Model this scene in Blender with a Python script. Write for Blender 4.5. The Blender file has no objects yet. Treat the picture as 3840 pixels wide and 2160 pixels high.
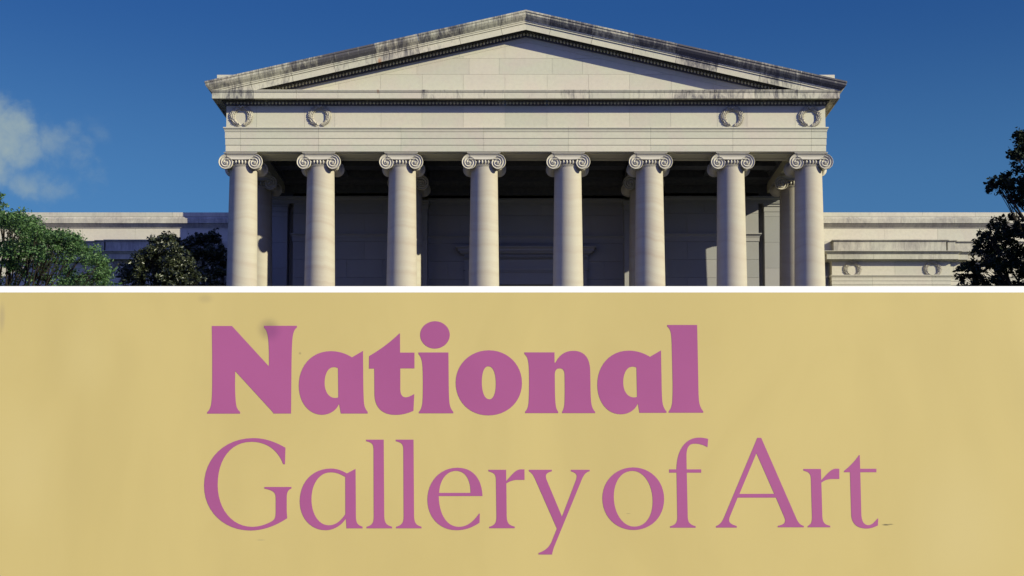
import bpy, bmesh, math, random
from mathutils import Vector, Matrix
R = math.radians
random.seed(7)
sc = bpy.context.scene
col = sc.collection
# ------------------------------------------------------------------ camera
F = 4640.0; PX, PY = 1972.0, 1726.0; TH = R(3.6)
CAM = Vector((0, -58, 1.6))
fw = Vector((0, math.cos(TH), math.sin(TH))); up = Vector((0, -math.sin(TH), math.cos(TH)))
def ray(px, py): return fw + Vector((1, 0, 0)) * ((px - PX) / F) + up * ((PY - py) / F)
def W(px, py, Y):
    d = ray(px, py); return CAM + d * ((Y - CAM.y) / d.y)
def Z(py, Y): return W(PX, py, Y).z
def X(px, py, Y): return W(px, py, Y).x
cd = bpy.data.cameras.new('camera'); cam = bpy.data.objects.new('camera', cd); col.objects.link(cam)
cd.sensor_width = 36; cd.lens = F / 3840 * 36; cd.shift_x = (1920 - PX) / 3840; cd.shift_y = (PY - 1080) / 3840
cd.clip_start = .1; cd.clip_end = 5000
cam.location = CAM; cam.rotation_euler = (R(90) + TH, 0, 0); sc.camera = cam
# ------------------------------------------------------------------ light
sd = Vector((1.86, -1, .90)).normalized()
EL = math.asin(sd.z); 
sl = bpy.data.lights.new('sun', 'SUN'); sl.energy = 5.0; sl.angle = R(.5); sl.color = (1, .95, .68)
so = bpy.data.objects.new('sun', sl); col.objects.link(so)
so.rotation_euler = sd.to_track_quat('Z', 'Y').to_euler(); so.location = (40, -40, 40)
sc.view_settings.view_transform = 'Standard'; sc.view_settings.look = 'None'; sc.view_settings.gamma = 1
sc.view_settings.exposure = EXPO = .62

class NT:
    def __init__(s, nt): s.nt = nt
    def n(s, t, **kw):
        nd = s.nt.nodes.new(t)
        for k, v in kw.items(): setattr(nd, k, v)
        return nd
    def L(s, a, b): s.nt.links.new(a, b)
    def put(s, sock, v):
        if isinstance(v, bpy.types.NodeSocket): s.L(v, sock)
        else: sock.default_value = v
    def math(s, op, a, b=0.0, c=0.0, clamp=False):
        m = s.n('ShaderNodeMath', operation=op); m.use_clamp = clamp
        for i, v in enumerate((a, b, c)): s.put(m.inputs[i], v)
        return m.outputs[0]
    def mr(s, v, a, b, c=0.0, d=1.0, smooth=True):
        m = s.n('ShaderNodeMapRange', interpolation_type='SMOOTHSTEP' if smooth else 'LINEAR')
        for i, q in enumerate((v, a, b, c, d)): s.put(m.inputs[i], q)
        return m.outputs[0]
    def mix(s, f, a, b, mode='MIX'):
        m = s.n('ShaderNodeMix', data_type='RGBA', blend_type=mode)
        s.put(m.inputs[0], f)
        for i, q in ((6, a), (7, b)):
            if isinstance(q, tuple): q = (*q[:3], 1)
            s.put(m.inputs[i], q)
        return m.outputs[2]
    def noise(s, vec, scale, detail=4, rough=.55, dist=0.0):
        m = s.n('ShaderNodeTexNoise'); s.put(m.inputs['Vector'], vec)
        m.inputs['Scale'].default_value = scale; m.inputs['Detail'].default_value = detail
        m.inputs['Roughness'].default_value = rough; m.inputs['Distortion'].default_value = dist
        return m.outputs['Fac']
    def scale(s, vec, sx, sy, sz):
        m = s.n('ShaderNodeVectorMath', operation='MULTIPLY'); s.put(m.inputs[0], vec); m.inputs[1].default_value = (sx, sy, sz)
        return m.outputs[0]
    def dist(s, vec, p):
        m = s.n('ShaderNodeVectorMath', operation='DISTANCE'); s.put(m.inputs[0], vec); m.inputs[1].default_value = tuple(p)
        return m.outputs['Value']
def mat(name):
    m = bpy.data.materials.new(name); m.use_nodes = True
    t = NT(m.node_tree); b = m.node_tree.nodes['Principled BSDF']
    return m, t, b
# ------------------------------------------------------------------ world
wd = bpy.data.worlds.new('World'); sc.world = wd; wd.use_nodes = True
wt = NT(wd.node_tree); bg = wd.node_tree.nodes['Background']
sky = wt.n('ShaderNodeTexSky', sky_type='NISHITA'); sky.sun_disc = False
sky.sun_elevation = EL; sky.sun_rotation = math.atan2(sd.x, sd.y)
sky.air_density = 1.0; sky.dust_density = .25; sky.ozone_density = 4.0; sky.altitude = 200
tc = wt.n('ShaderNodeTexCoord').outputs['Generated']
skc = sky.outputs[0]
hs = wt.n('ShaderNodeHueSaturation'); hs.inputs['Saturation'].default_value = 1.15; hs.inputs['Value'].default_value = .72
wt.L(skc, hs.inputs['Color'])
skc = wt.mix(1.0, hs.outputs[0], (.80, .90, 1.05), 'MULTIPLY')
sep = wt.n('ShaderNodeSeparateXYZ'); wt.L(tc, sep.inputs[0])
el_ = sep.outputs[2]
deep = wt.mix(wt.mr(el_, .22, .42), (.54, 1.66, 3.5), (.15, .70, 2.35))
deep = wt.mix(wt.mr(el_, .48, .9), deep, (1.15, 1.55, 6.0))  # unseen overhead sky brightened to fill the shaded stone with blue
deep = wt.mix(wt.mr(wt.math('MULTIPLY', sep.outputs[1], -1.0), -.1, .5), deep, (1.55, 2.1, 7.2))  # unseen sky behind the camera boosted for the same blue fill
side = wt.mr(sep.outputs[0], -.4, .4, 1.04, .86, False)
skc = wt.mix(.85, skc, deep)
vs = wt.n('ShaderNodeVectorMath', operation='SCALE'); wt.put(vs.inputs[0], skc); wt.put(vs.inputs['Scale'], side); skc = vs.outputs[0]
n1 = wt.noise(wt.scale(tc, 1, 1, 1.5), 17, 7, .58, .35); n2 = wt.noise(tc, 40, 6, .6, .8)
cloud = None
nw = wt.n('ShaderNodeTexNoise'); wt.L(tc, nw.inputs['Vector']); nw.inputs['Scale'].default_value = 22; nw.inputs['Detail'].default_value = 6; nw.inputs['Roughness'].default_value = .62
wv = wt.n('ShaderNodeVectorMath', operation='MULTIPLY_ADD'); wt.L(nw.outputs['Color'], wv.inputs[0]); wv.inputs[1].default_value = (.05, .05, .05)
wo = wt.n('ShaderNodeVectorMath', operation='ADD'); wt.L(tc, wo.inputs[0]); wo.inputs[1].default_value = (-.025, -.025, -.025); wt.L(wo.outputs[0], wv.inputs[2])
tcw = wv.outputs[0]
for (x, y, r, a) in ((-50, 490, .028, 1.25), (40, 505, .022, 1.15), (-30, 570, .024, 1.0), (110, 545, .016, .8), (215, 545, .020, .66), (280, 590, .019, .62), (370, 505, .018, .30), (120, 665, .017, .50), (210, 700, .016, .42), (340, 660, .016, .38), (170, 770, .013, .28), (20, 640, .014, .35)):
    d = wt.dist(tcw, ray(x, y).normalized())
    v = wt.mr(d, 0.0, r * 1.4, a, 0.0)
    cloud = v if cloud is None else wt.math('MAXIMUM', cloud, v)
nn = wt.math('MULTIPLY_ADD', n2, .35, wt.math('MULTIPLY', n1, .9))
cf = wt.mr(wt.math('ADD', cloud, wt.math('MULTIPLY_ADD', nn, 1.6, -.80)), .2, 1.55, 0.0, .88)
cf = wt.math('MULTIPLY', cf, wt.mr(cloud, 0.0, .3))
skc = wt.mix(cf, skc, (2.6, 3.3, 3.35))
wt.L(skc, bg.inputs['Color']); bg.inputs['Strength'].default_value = .085
# ------------------------------------------------------------------ mesh builder
class MB:
    def __init__(s): s.v = []; s.f = []; s.t = []; s.s = []; s.tone = .5; s.stain = 0.0
    def face(s, idx): s.f.append(idx); s.t.append(s.tone); s.s.append(s.stain)
    def pts(s, ps):
        i = len(s.v); s.v.extend([tuple(p) for p in ps]); return list(range(i, i + len(ps)))
    def poly(s, ps): s.face(s.pts(ps))
    def box(s, x0, x1, y0, y1, z0, z1):
        a = s.pts([(x0, y0, z0), (x1, y0, z0), (x1, y1, z0), (x0, y1, z0), (x0, y0, z1), (x1, y0, z1), (x1, y1, z1), (x0, y1, z1)])
        for q in ((0, 1, 5, 4), (1, 2, 6, 5), (2, 3, 7, 6), (3, 0, 4, 7), (4, 5, 6, 7), (3, 2, 1, 0)): s.face([a[k] for k in q])
    def loft(s, A, B, caps=True):
        a = s.pts(A); b = s.pts(B); n = len(a)
        for i in range(n):
            j = (i + 1) % n; s.face([a[i], a[j], b[j], b[i]])
        if caps: s.face(a[::-1]); s.face(b)
    def rings(s, rs, close=True, cap0=False, cap1=False):
        ids = [s.pts(r) for r in rs]; n = len(ids[0])
        for p, q in zip(ids, ids[1:]):
            for i in range(n if close else n - 1):
                j = (i + 1) % n; s.face([p[i], p[j], q[j], q[i]])
        if cap0: s.face(ids[0][::-1])
        if cap1: s.face(ids[-1])
    def lathe(s, prof, n=32, c=(0, 0, 0), cap=True):
        rs = [[(c[0] + r * math.cos(2 * math.pi * k / n), c[1] + r * math.sin(2 * math.pi * k / n), c[2] + z) for k in range(n)] for r, z in prof]
        s.rings(rs, True, cap, cap)
    def tube(s, pts, rad, n=7):
        rs = []
        for i, p in enumerate(pts):
            p = Vector(p); a = Vector(pts[max(i - 1, 0)]); b = Vector(pts[min(i + 1, len(pts) - 1)])
            d = (b - a).normalized(); u = d.orthogonal().normalized() if i == 0 else (u0 - d * u0.dot(d)).normalized()
            u0 = u; w = d.cross(u); r = rad[i] if isinstance(rad, (list, tuple)) else rad
            rs.append([p + u * (r * math.cos(2 * math.pi * k / n)) + w * (r * math.sin(2 * math.pi * k / n)) for k in range(n)])
        s.rings(rs, True, True, True)
    def build(s, name, m, parent=None, smooth=False, recalc=True, bevel=0):
        me = bpy.data.meshes.new(name); me.from_pydata(s.v, [], s.f)
        at = me.attributes.new('tone', 'FLOAT', 'FACE'); at.data.foreach_set('value', s.t)
        at = me.attributes.new('stain', 'FLOAT', 'FACE'); at.data.foreach_set('value', s.s)
        if recalc:
            bm = bmesh.new(); bm.from_mesh(me); bmesh.ops.recalc_face_normals(bm, faces=bm.faces); bm.to_mesh(me); bm.free()
        if smooth: me.shade_smooth()
        me.materials.append(m); me.update()
        o = bpy.data.objects.new(name, me); col.objects.link(o)
        if parent: o.parent = parent
        if bevel:
            b = o.modifiers.new('bevel', 'BEVEL'); b.width = bevel; b.segments = 2; b.limit_method = 'ANGLE'
        return o
def empty(name, loc=(0, 0, 0)):
    o = bpy.data.objects.new(name, None); col.objects.link(o); o.location = loc; return o
def tag(o, label=None, cat=None, group=None, kind=None):
    if label: o['label'] = label
    if cat: o['category'] = cat
    if group: o['group'] = group
    if kind: o['kind'] = kind
    return o
# ------------------------------------------------------------------ materials
def stone(name, base=(.49, .478, .375), warm=(.50, .45, .375), streak=0.0, vein=0.0, joint=0.0, rust=None, dirt=.15, soft=(-.12, .27, .93), k3=.25):
    m, t, b = mat(name)
    pos = t.n('ShaderNodeNewGeometry').outputs['Position']
    tone = t.n('ShaderNodeAttribute', attribute_name='tone').outputs['Fac']
    st = t.n('ShaderNodeAttribute', attribute_name='stain').outputs['Fac']
    big = t.noise(pos, .55, 4, .55, .6)
    c = t.mix(t.mr(big, .38, .68), base, warm)
    c = t.mix(t.mr(tone, 0, 1, 0, .42), c, (base[0] * 1.05, base[1] * .97, base[2] * .96))
    c = t.mix(1.0, c, t.n('ShaderNodeCombineColor').outputs[0], 'MULTIPLY') if False else c
    k = t.math('MULTIPLY_ADD', tone, .14, .93)
    sc2 = t.n('ShaderNodeVectorMath', operation='SCALE'); t.put(sc2.inputs[0], c); t.put(sc2.inputs['Scale'], k); c = sc2.outputs[0]
    if vein:
        warp = t.noise(t.scale(pos, 1, 1, .35), .55, 3, .5, .4)
        zz = t.n('ShaderNodeSeparateXYZ'); t.L(pos, zz.inputs[0])
        q = t.math('ADD', t.math('MULTIPLY_ADD', warp, .9, t.math('MULTIPLY', zz.outputs[0], .05)), zz.outputs[2])
        cmb = t.n('ShaderNodeCombineXYZ'); t.put(cmb.inputs[2], q)
        v1 = t.noise(cmb.outputs[0], 1.15, 6, .68)
        v2 = t.noise(cmb.outputs[0], 7, 3, .6)
        vn = t.mr(t.noise(t.scale(pos, .23, .1, 0), 1.0, 1, .5), .35, .65, vein * .6, vein * 1.35)
        f = t.math('MULTIPLY', t.mr(v1, .42, .68), vn)
        c = t.mix(f, c, (.265, .21, .17))
        f2 = t.mr(v2, .56, .72, 0, vein * .35)
        c = t.mix(f2, c, (.29, .24, .20))
    fine = t.noise(pos, 6, 5, .6)
    c = t.mix(t.mr(fine, .35, .75, 0, dirt), c, (.27, .25, .22))
    # weathering streaks
    s1 = t.noise(t.scale(pos, 2.2, 1.0, .6), 1.9, 8, .74, 1.3)
    s2 = t.noise(t.scale(pos, 1.0, 1, 1.0), .55, 3, .6)
    s3 = t.noise(t.scale(pos, 14, 2, .8), 1.0, 3, .7)
    w = t.math('ADD', t.math('MULTIPLY_ADD', s1, 1.0, t.math('MULTIPLY', s2, .8)), t.math('MULTIPLY', s3, k3))
    thr = t.math('MULTIPLY_ADD', st, -.80, 1.50)
    f = t.mr(t.math('SUBTRACT', w, thr), soft[0], soft[1], 0, soft[2])
    f = t.math('MULTIPLY', f, t.mr(st, 0.0, .12, 0, 1))
    c = t.mix(f, c, (.050, .048, .068))
    if rust:
        for p, rr, col_ in rust:
            dd = t.dist(t.scale(pos, 1, .2, .42), (p.x, p.y * .2, p.z * .42))
            f = t.mr(t.math('MULTIPLY_ADD', fine, rr * .8, dd), rr * .35, rr * 1.3, .85, 0)
            c = t.mix(f, c, col_)
    t.L(c, b.inputs['Base Color']); b.inputs['Roughness'].default_value = .78
    b.inputs['Specular IOR Level'].default_value = .3
    bp = t.n('ShaderNodeBump'); bp.inputs['Strength'].default_value = .25; bp.inputs['Distance'].default_value = .02
    t.L(t.noise(pos, 22, 4, .6), bp.inputs['Height']); t.L(bp.outputs[0], b.inputs['Normal'])
    return m
M = {}
M['stone'] = stone('facade_stone')
M['cornice'] = stone('cornice_stone', dirt=.2, rust=[(W(1418, 342, -.5), .10, (.20, .055, .02)), (W(1424, 231, -.6), .16, (.30, .12, .05))])
M['column'] = stone('column_marble', base=(.345, .325, .27), warm=(.335, .30, .25), vein=.6, dirt=.08)
M['capital'] = stone('capital_stone', base=(.44, .415, .35), warm=(.42, .39, .33), dirt=.12)
M['inner'] = stone('inner_wall_stone_shaded', base=(.285, .285, .285), warm=(.275, .27, .27))  # facade stone again, darkened and cooled to carry the portico's shade
M['wing'] = stone('wing_stone', base=(.47, .452, .37), warm=(.455, .42, .355), dirt=.22, soft=(-.38, .28, .62), k3=.15)
M['ceiling'] = stone('ceiling_shade_tone', base=(.075, .08, .10), warm=(.07, .075, .095))  # near-black base colour with the portico's shade put into it
def simple(name, c, rough=.7, spec=.3, nscale=3, c2=None, lo=.35, hi=.7, bump=0):
    m, t, b = mat(name)
    pos = t.n('ShaderNodeNewGeometry').outputs['Position']
    n = t.noise(pos, nscale, 6, .6)
    t.L(t.mix(t.mr(n, lo, hi), c, c2 or tuple(v * .75 for v in c)), b.inputs['Base Color'])
    b.inputs['Roughness'].default_value = rough; b.inputs['Specular IOR Level'].default_value = spec
    if bump:
        bp = t.n('ShaderNodeBump'); bp.inputs['Strength'].default_value = bump; t.L(n, bp.inputs['Height']); t.L(bp.outputs[0], b.inputs['Normal'])
    return m
M['dark'] = simple('bronze_door', (.02, .018, .016), .4)
M['glass'] = simple('dark_glass', (.01, .012, .02), .1, .6)
M['roof'] = simple('copper_roof', (.10, .13, .12), .6)
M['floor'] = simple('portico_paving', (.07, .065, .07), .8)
M['step'] = simple('grey_granite', (.13, .13, .135), .8, nscale=20)
M['lawn'] = simple('lawn_grass', (.018, .04, .012), .9, .1, 2, (.03, .05, .015), bump=.5)
M['path'] = simple('gravel_path', (.22, .19, .15), .9, .2, 8)
M['white'] = simple('white_paint', (.88, .88, .86), .5, .4, 2, (.86, .86, .84))
M['steel'] = simple('grey_post_metal', (.25, .25, .26), .45)
M['bark'] = simple('bark', (.020, .016, .014), .9, .05, 9, (.035, .03, .025), bump=.6)
def leafmat(name, a, b_, rough=.5, trans=.25, spec=.4):
    m, t, b = mat(name)
    tone = t.n('ShaderNodeAttribute', attribute_name='tone').outputs['Fac']
    c = t.mix(tone, a, b_)
    t.L(c, b.inputs['Base Color']); b.inputs['Roughness'].default_value = rough; b.inputs['Specular IOR Level'].default_value = spec
    tr = t.n('ShaderNodeBsdfTranslucent'); t.L(c, tr.inputs[0])
    ms = t.n('ShaderNodeMixShader'); ms.inputs[0].default_value = trans
    t.L(b.outputs[0], ms.inputs[1]); t.L(tr.outputs[0], ms.inputs[2])
    t.L(ms.outputs[0], m.node_tree.nodes['Material Output'].inputs['Surface'])
    return m
M['leaf_green'] = leafmat('green_oak_leaves', (.022, .060, .018), (.085, .165, .050), .55, .25)
M['leaf_magnolia'] = leafmat('magnolia_leaves', (.006, .012, .006), (.040, .048, .018), .42, .02, .5)
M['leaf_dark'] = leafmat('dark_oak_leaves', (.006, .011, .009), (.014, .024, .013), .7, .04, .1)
# ------------------------------------------------------------------ building
bld = empty('museum_building', (0, 0, 0))
tag(bld, 'cream stone museum with a pedimented eight column portico and long low wings', 'building')
HW = -X(849, 440, 0)
def px_of(p):
    d = Vector(p) - CAM; return PX + F * d.x / d.dot(fw), PY - F * d.dot(up) / d.dot(fw)
def solve_o(px, py):
    lo, hi = 0.0, 2.0
    for _ in range(40):
        o = (lo + hi) / 2
        if px_of((-(HW + o), -o, Z(py, -o)))[0] > px: lo = o
        else: hi = o
    return o
O_SIMA = solve_o(766.5, 304); O_COR = solve_o(795, 358); O_FIL = solve_o(789, 340)
print('HW', HW, 'sima', O_SIMA, 'corona', O_COR, O_FIL)
def mold(mb, prof, x0, x1, y0, c0=False, c1=False, depth=0, joints=(), back=-.12, gap=.0045, stains=None, tones=True, sides=(True, True)):
    """prof: (outward offset, z) from top to bottom"""
    loop = [(back, prof[0][1])] + list(prof) + [(back, prof[-1][1])]
    xs = [x0] + sorted(j for j in joints if x0 < j < x1) + [x1]
    for i, (a, b) in enumerate(zip(xs, xs[1:])):
        ga = gap if i > 0 else 0; gb = gap if i < len(xs) - 2 else 0
        if tones: mb.tone = random.random()
        if stains: mb.stain = stains(i, len(xs) - 1)
        A = [((a - o) if (i == 0 and c0) else a + ga, y0 - o, z) for o, z in loop]
        B = [((b + o) if (i == len(xs) - 2 and c1) else b - gb, y0 - o, z) for o, z in loop]
        mb.loft(A, B)
    if depth:
        for s, c, xe, on in ((-1, c0, x0, sides[0]), (1, c1, x1, sides[1])):
            if c and on:
                if tones: mb.tone = random.random()
                A = [(xe + s * o, y0 - o, z) for o, z in loop]; B = [(xe + s * o, y0 + depth, z) for o, z in loop]
                mb.loft(A, B)
def blocks(mb, rows, y0, th, gap=.0045):
    for z0, z1, xs in rows:
        for a, b in zip(xs, xs[1:]):
            mb.tone = random.random(); mb.box(a + gap, b - gap, y0, y0 + th, z0 + gap, z1 - gap)
DEP = 7.4        # portico depth
# -- entablature
ob = .0
zarch = Z(569.5, 0)
def zz(py, o): return Z(py, -o)
mb = MB()
aj = [X(p, 530, 0) for p in (902, 1195, 1504, 1814, 2131, 2440, 2748, 3042)]
for (y0_, y1_, o) in ((496, 520.6, .045), (520.6, 545.5, .028), (545.5, 569.5, .011)):
    z1, z0 = Z(y0_, 0), Z(y1_, 0)
    mold(mb, [(o, z1 - .003), (o, z0 + .018), (o - .035, z0 + .018), (o - .035, z0)], -HW, HW, 0, True, True, DEP, aj)
mold(mb, [(.12, zz(476, .12)), (.125, zz(480, .12)), (.10, zz(482, .1)), (.08, zz(486, .09)), (.065, zz(489, .06)), (.065, zz(493, .06)), (.05, zz(493.5, .05)), (.05, Z(496, 0) + .003)], -HW, HW, 0, True, True, DEP, aj)
mb.tone = .5
mb.box(-HW + .05, HW - .05, .03, 1.43, zarch + .006, zz(397, 0))
for s in (-1, 1):
    a, b = sorted((s * (HW - .05), s * (HW - 1.43))); mb.box(a, b, 1.43, DEP, zarch + .006, zz(397, 0))
# recessed soffit panel frame
zf = zarch + .006
cx = [X(p, 600, .05) for p in (902, 1195, 1504, 1814, 2131, 2440, 2748, 3042)]
for a, b in zip(cx, cx[1:]):
    for (y0_, y1_) in ((.22, .34), (1.08, 1.2)): mb.box(a + .86, b - .86, y0_, y1_, zf - .03, zf + .01)
    for xx in (a + .86, b - .98): mb.box(xx, xx + .12, .345, 1.075, zf - .03, zf + .01)
mb.build('architrave', M['stone'], bld)
mb = MB()
fj = [X(740 + v / 2.3375, 450, 0) for v in (520, 940, 1205, 1610)] + [X(1500 + v / 2.337, 450, 0) for v in (192, 555, 920, 1288, 1653, 2013)]
fj += [X(2400 + v / 2.634, 450, 0) for v in (304, 762, 1058, 1532)]
mold(mb, [(0, zz(396, 0)), (0, zz(476, 0))], -HW, HW, 0, True, True, DEP, fj)
mb.build('frieze', M['stone'], bld)
# -- horizontal cornice
cj = sorted([X(p, 360, -.5) for p in (952, 1112, 1268, 1423, 1580, 1736, 1893, 2051, 2208, 2362, 2521, 2677, 2830, 2990)])
oc = O_COR
mb = MB()
sid = [.68, .3, .15, .2, .2, .6, .5, .3, .4, .5, .55, .55, .6, .68, .62]
mold(mb, [(O_FIL, zz(336, O_FIL)), (O_FIL, zz(338.5, O_FIL)), (oc + .06, zz(341, oc)), (oc + .035, zz(344, oc)), (oc + .03, zz(345.5, oc)), (oc, zz(346.5, oc)), (oc, zz(369, oc)), (oc - .06, zz(369, oc)), (oc - .06, zz(369, oc) + .05), (.20, zz(369, oc) + .06)],
     -HW, HW, 0, True, True, DEP, cj, back=-.1, stains=lambda i, n: sid[i % 15])
mb.build('cornice', M['cornice'], bld)
# egg and dart bands
def eggs(mb, p0, p1, n, h, out, upv, w):
    p0, p1, upv = Vector(p0), Vector(p1), Vector(upv)
    d = (p1 - p0); st = d / n; u = st.normalized()
    for i in range(n):
        c = p0 + st * (i + .5)
        mb.tone = random.random()
        rs = []
        for la in (-1, -.6, 0, .55, 1):
            rr = math.sqrt(max(0, 1 - la * la)) * (1 - .18 * la); ring = []
            for k in range(5):
                a = math.pi * k / 4
                ring.append(c + u * (w * .33 * rr * -math.cos(a)) + Vector((0, -1, 0)) * (out * rr * math.sin(a)) + upv * (h * .56 * -la))
            rs.append(ring)
        mb.rings(rs, False)
        c2 = p0 + st * (i + 1.0)
        mb.poly([c2 - u * w * .09 + upv * h * .45, c2 + Vector((0, -out * .8, 0)) + upv * h * .3, c2 - upv * h * .45])
        mb.poly([c2 + Vector((0, -out * .8, 0)) + upv * h * .3, c2 + u * w * .09 + upv * h * .45, c2 - upv * h * .45])
mb = MB()
ze1, ze0 = zz(369, oc) + .06, zz(396, .04)
mb.stain = .35
mold(mb, [(.18, ze1), (.18, ze1 - .05), (.10, ze1 - .06), (.05, ze0 + .05), (.07, ze0 + .04), (.07, ze0)], -HW, HW, 0, True, True, DEP, cj, back=-.1, stains=lambda i, n: 1.0)  # recess colour darkened for soot and for shade under the corona
mb.stain = .45
eggs(mb, (-HW - .03, -.08, (ze1 - .06 + ze0 + .05) / 2), (HW + .03, -.08, (ze1 - .06 + ze0 + .05) / 2), 172, (ze1 - ze0 - .1), .075, (0, 0, 1), .163)
mb.build('egg_and_dart_moulding', M['cornice'], bld, recalc=False)
# -- pediment: raking cornice
SL = None
def zr(pyapex, o): return Z(pyapex, -o)
tipz = Z(304, -O_SIMA); apz = Z(36, -O_SIMA); SL = (apz - tipz) / (HW + O_SIMA)
print('slope', SL)
rake = [(O_SIMA, 36), (O_SIMA, 42), (O_SIMA - .03, 45), (O_SIMA - .035, 52), (O_SIMA - .10, 62), (O_SIMA - .19, 72), (oc + .07, 76), (oc + .07, 79), (oc + .04, 81), (oc + .04, 86), (oc, 88), (oc, 111), (oc - .06, 111), (oc - .06, 109.5), (.20, 108)]
rprof = [(o, Z(py, -o)) for o, py in rake]
def rakesweep(mb, prof, joints, back, stains, ends=None, clipz=None, gap=.007):
    loop = [(back, prof[0][1])] + list(prof) + [(back, prof[-1][1])]
    for s in (-1, 1):
        js = sorted(j for j in joints)
        xs = [0.0] + js + [None]
        for i in range(len(xs) - 1):
            a, b = xs[i], xs[i + 1]; mb.tone = random.random(); mb.stain = stains(s, i)
            def P(o, z, x, g):
                top = prof[0][1]; xx = x
                if x is None: xx = (HW + o) if ends is None else ends
                else:
                    xx = x + g + (top - z) * SL * (1 if x > 0 else 0) * .9 * -1 if x > 0 else 0.0
                zz_ = z - SL * xx
                return Vector((s * xx, -o + (.005 if clipz else 0), max(zz_, clipz) if clipz else zz_))
            A = [P(o, z, a, gap) for o, z in loop]; B = [P(o, z, b, -gap) for o, z in loop]
            ns_ = 5; ids = []
            for q in range(ns_ + 1):
                row = []
                for (o, z), u, v in zip(loop, A, B):
                    x_ = u.x + (v.x - u.x) * q / ns_; zz_ = z - SL * abs(x_)
                    row.append((x_, u.y, max(zz_, clipz) if clipz else zz_))
                ids.append(row)
            mb.rings(ids, True, True, True)
rj = [107 / 79 * 1.02 * .99, 253 / 79, 407 / 79, 565 / 79, 722 / 79, 878 / 79, 1035 / 79]
rj = [abs(X(PX + v, 200, -.7)) for v in (95, 252, 407, 568, 722, 880, 1033)]
stL = [.62, .72, .82, .70, .90, .86, .76, .70]; stR = [.70, .80, .66, .72, .88, .78, .74, .90]
# sima (upper) strongly stained, corona lighter
mb = MB()
ZCL = Z(342, -.5)
rakesweep(mb, rprof[:7], rj, -.1, lambda s, i: (stL if s < 0 else stR)[i], clipz=ZCL)
crn = [(rprof[6][0], rprof[6][1])] + rprof[7:]
cL = [.3, .4, .5, .6, .5, .45, .65, .6]; cR = [.1, .2, .35, .4, .66, .3, .64, .5]
rakesweep(mb, crn, rj, -.1, lambda s, i: (cL if s < 0 else cR)[i], clipz=ZCL)
# side eaves (sima returns) running back along the roof edge
for s in (-1, 1):
    mb.tone = .5; mb.stain = .5
    lp = [(-.1, rprof[0][1])] + rprof + [(-.1, rprof[-1][1])]
    ev = lambda y: [Vector((s * (HW + o), (-o + .006) if y < 0 else y, max(ZCL, z - SL * (HW + o)))) for o, z in lp]
    mb.loft(ev(-1), ev(9.9))
mb.build('raking_cornice', M['cornice'], bld)
mb = MB()
re_ = [(.18, Z(111, -.2) + .06), (.18, Z(119, -.18)), (.10, Z(121, -.1)), (.05, Z(134, -.05)), (.07, Z(135, -.07)), (.07, Z(138, -.07))]
rakesweep(mb, re_, rj, -.1, lambda s, i: 1.05, clipz=ZCL)  # raked recess darkened likewise, soot plus shade in the colour
zc = (re_[2][1] + re_[3][1]) / 2
xe = HW - 1.5; mb.stain = .30
for s in (-1, 1):
    eggs(mb, (0, -.08, zc), (s * xe, -.08, zc - SL * xe), 80, re_[2][1] - re_[3][1], .075, (0, 0, 1), .16)
mb.build('egg_and_dart_moulding', M['cornice'], bld, recalc=False)
# tympanum
mb = MB()
zb = Z(336, 0) - .3; zt = Z(138, 0) + .05
mb.tone = .5; mb.loft([(-HW, .03, zb), (HW, .03, zb), (0, .03, zt + .0)], [(-HW, .6, zb), (HW, .6, zb), (0, .6, zt)])
def clipblock(mb, a, b, z0, z1, apex, y0, y1):
    # polygon of rectangle under the rake line z = apex - SL*|x|
    pts = [(a, z0), (b, z0), (b, z1), (a, z1)]
    for s in (1, -1):
        out = []
        f = lambda p: (apex - SL * s * p[0]) - p[1]
        for i in range(len(pts)):
            p, q = pts[i], pts[(i + 1) % len(pts)]; fp, fq = f(p), f(q)
            if fp >= 0: out.append(p)
            if (fp >= 0) != (fq >= 0):
                tt = fp / (fp - fq); out.append((p[0] + (q[0] - p[0]) * tt, p[1] + (q[1] - p[1]) * tt))
        pts = out
        if len(pts) < 3: return
    mb.tone = random.random(); mb.loft([(x, y0, z) for x, z in pts], [(x, y1, z) for x, z in pts])
apx = Z(158, 0)
g = .004
sp = abs(X(PX + 156.5, 250, 0))
r1 = [X(1500 + v / 2.337, 250, 0) for v in (148, 606, 870, 1335, 1600, 2058)]
r1 = [r1[0] - 3.1 * 1.0 - 2.0, r1[0] - 3.1, *r1, r1[-1] + 1.2, r1[-1] + 3.2]
r2 = [X(1500 + v / 2.337, 310, 0) for v in (195, 555, 920, 1290, 1652, 2012)]
r2 = [r2[0] - sp * k for k in (6, 5, 4, 3, 2, 1)] + r2 + [r2[-1] + sp * k for k in (1, 2, 3, 4, 5, 6)]
r0 = [X(1500 + v / 2.337, 200, 0) for v in (190, 555, 920, 1288, 1650, 2010)]
rb = [-HW] + sorted([-x for x in rj]) + rj + [HW]
for z0, z1, xs in ((Z(219, 0), zt, r0), (Z(279, 0), Z(219, 0), r1), (zb, Z(279, 0), r2)):
    for a, b in zip(xs, xs[1:]): clipblock(mb, a + g, b - g, z0 + g, z1 - g, apx - g, 0, .05)
for s in (-1, 1):   # raked border course under the moulding
    xs = [0] + rj + [HW]
    for a, b in zip(xs, xs[1:]):
        mb.tone = random.random(); a2, b2 = s * (a + g), s * (b - g); za, zb2 = apx + g, Z(138, 0) + .03
        if b == HW: b2 = s * (rj[-1] + .45)
        q4 = [(a2, max(zb, za - SL * abs(a2))), (b2, max(zb, za - SL * abs(b2))), (b2, zb2 - SL * abs(b2)), (a2, zb2 - SL * abs(a2))]
        mb.loft([(x, 0, z) for x, z in q4], [(x, .05, z) for x, z in q4])
mb.build('tympanum', M['stone'], bld)
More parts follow.
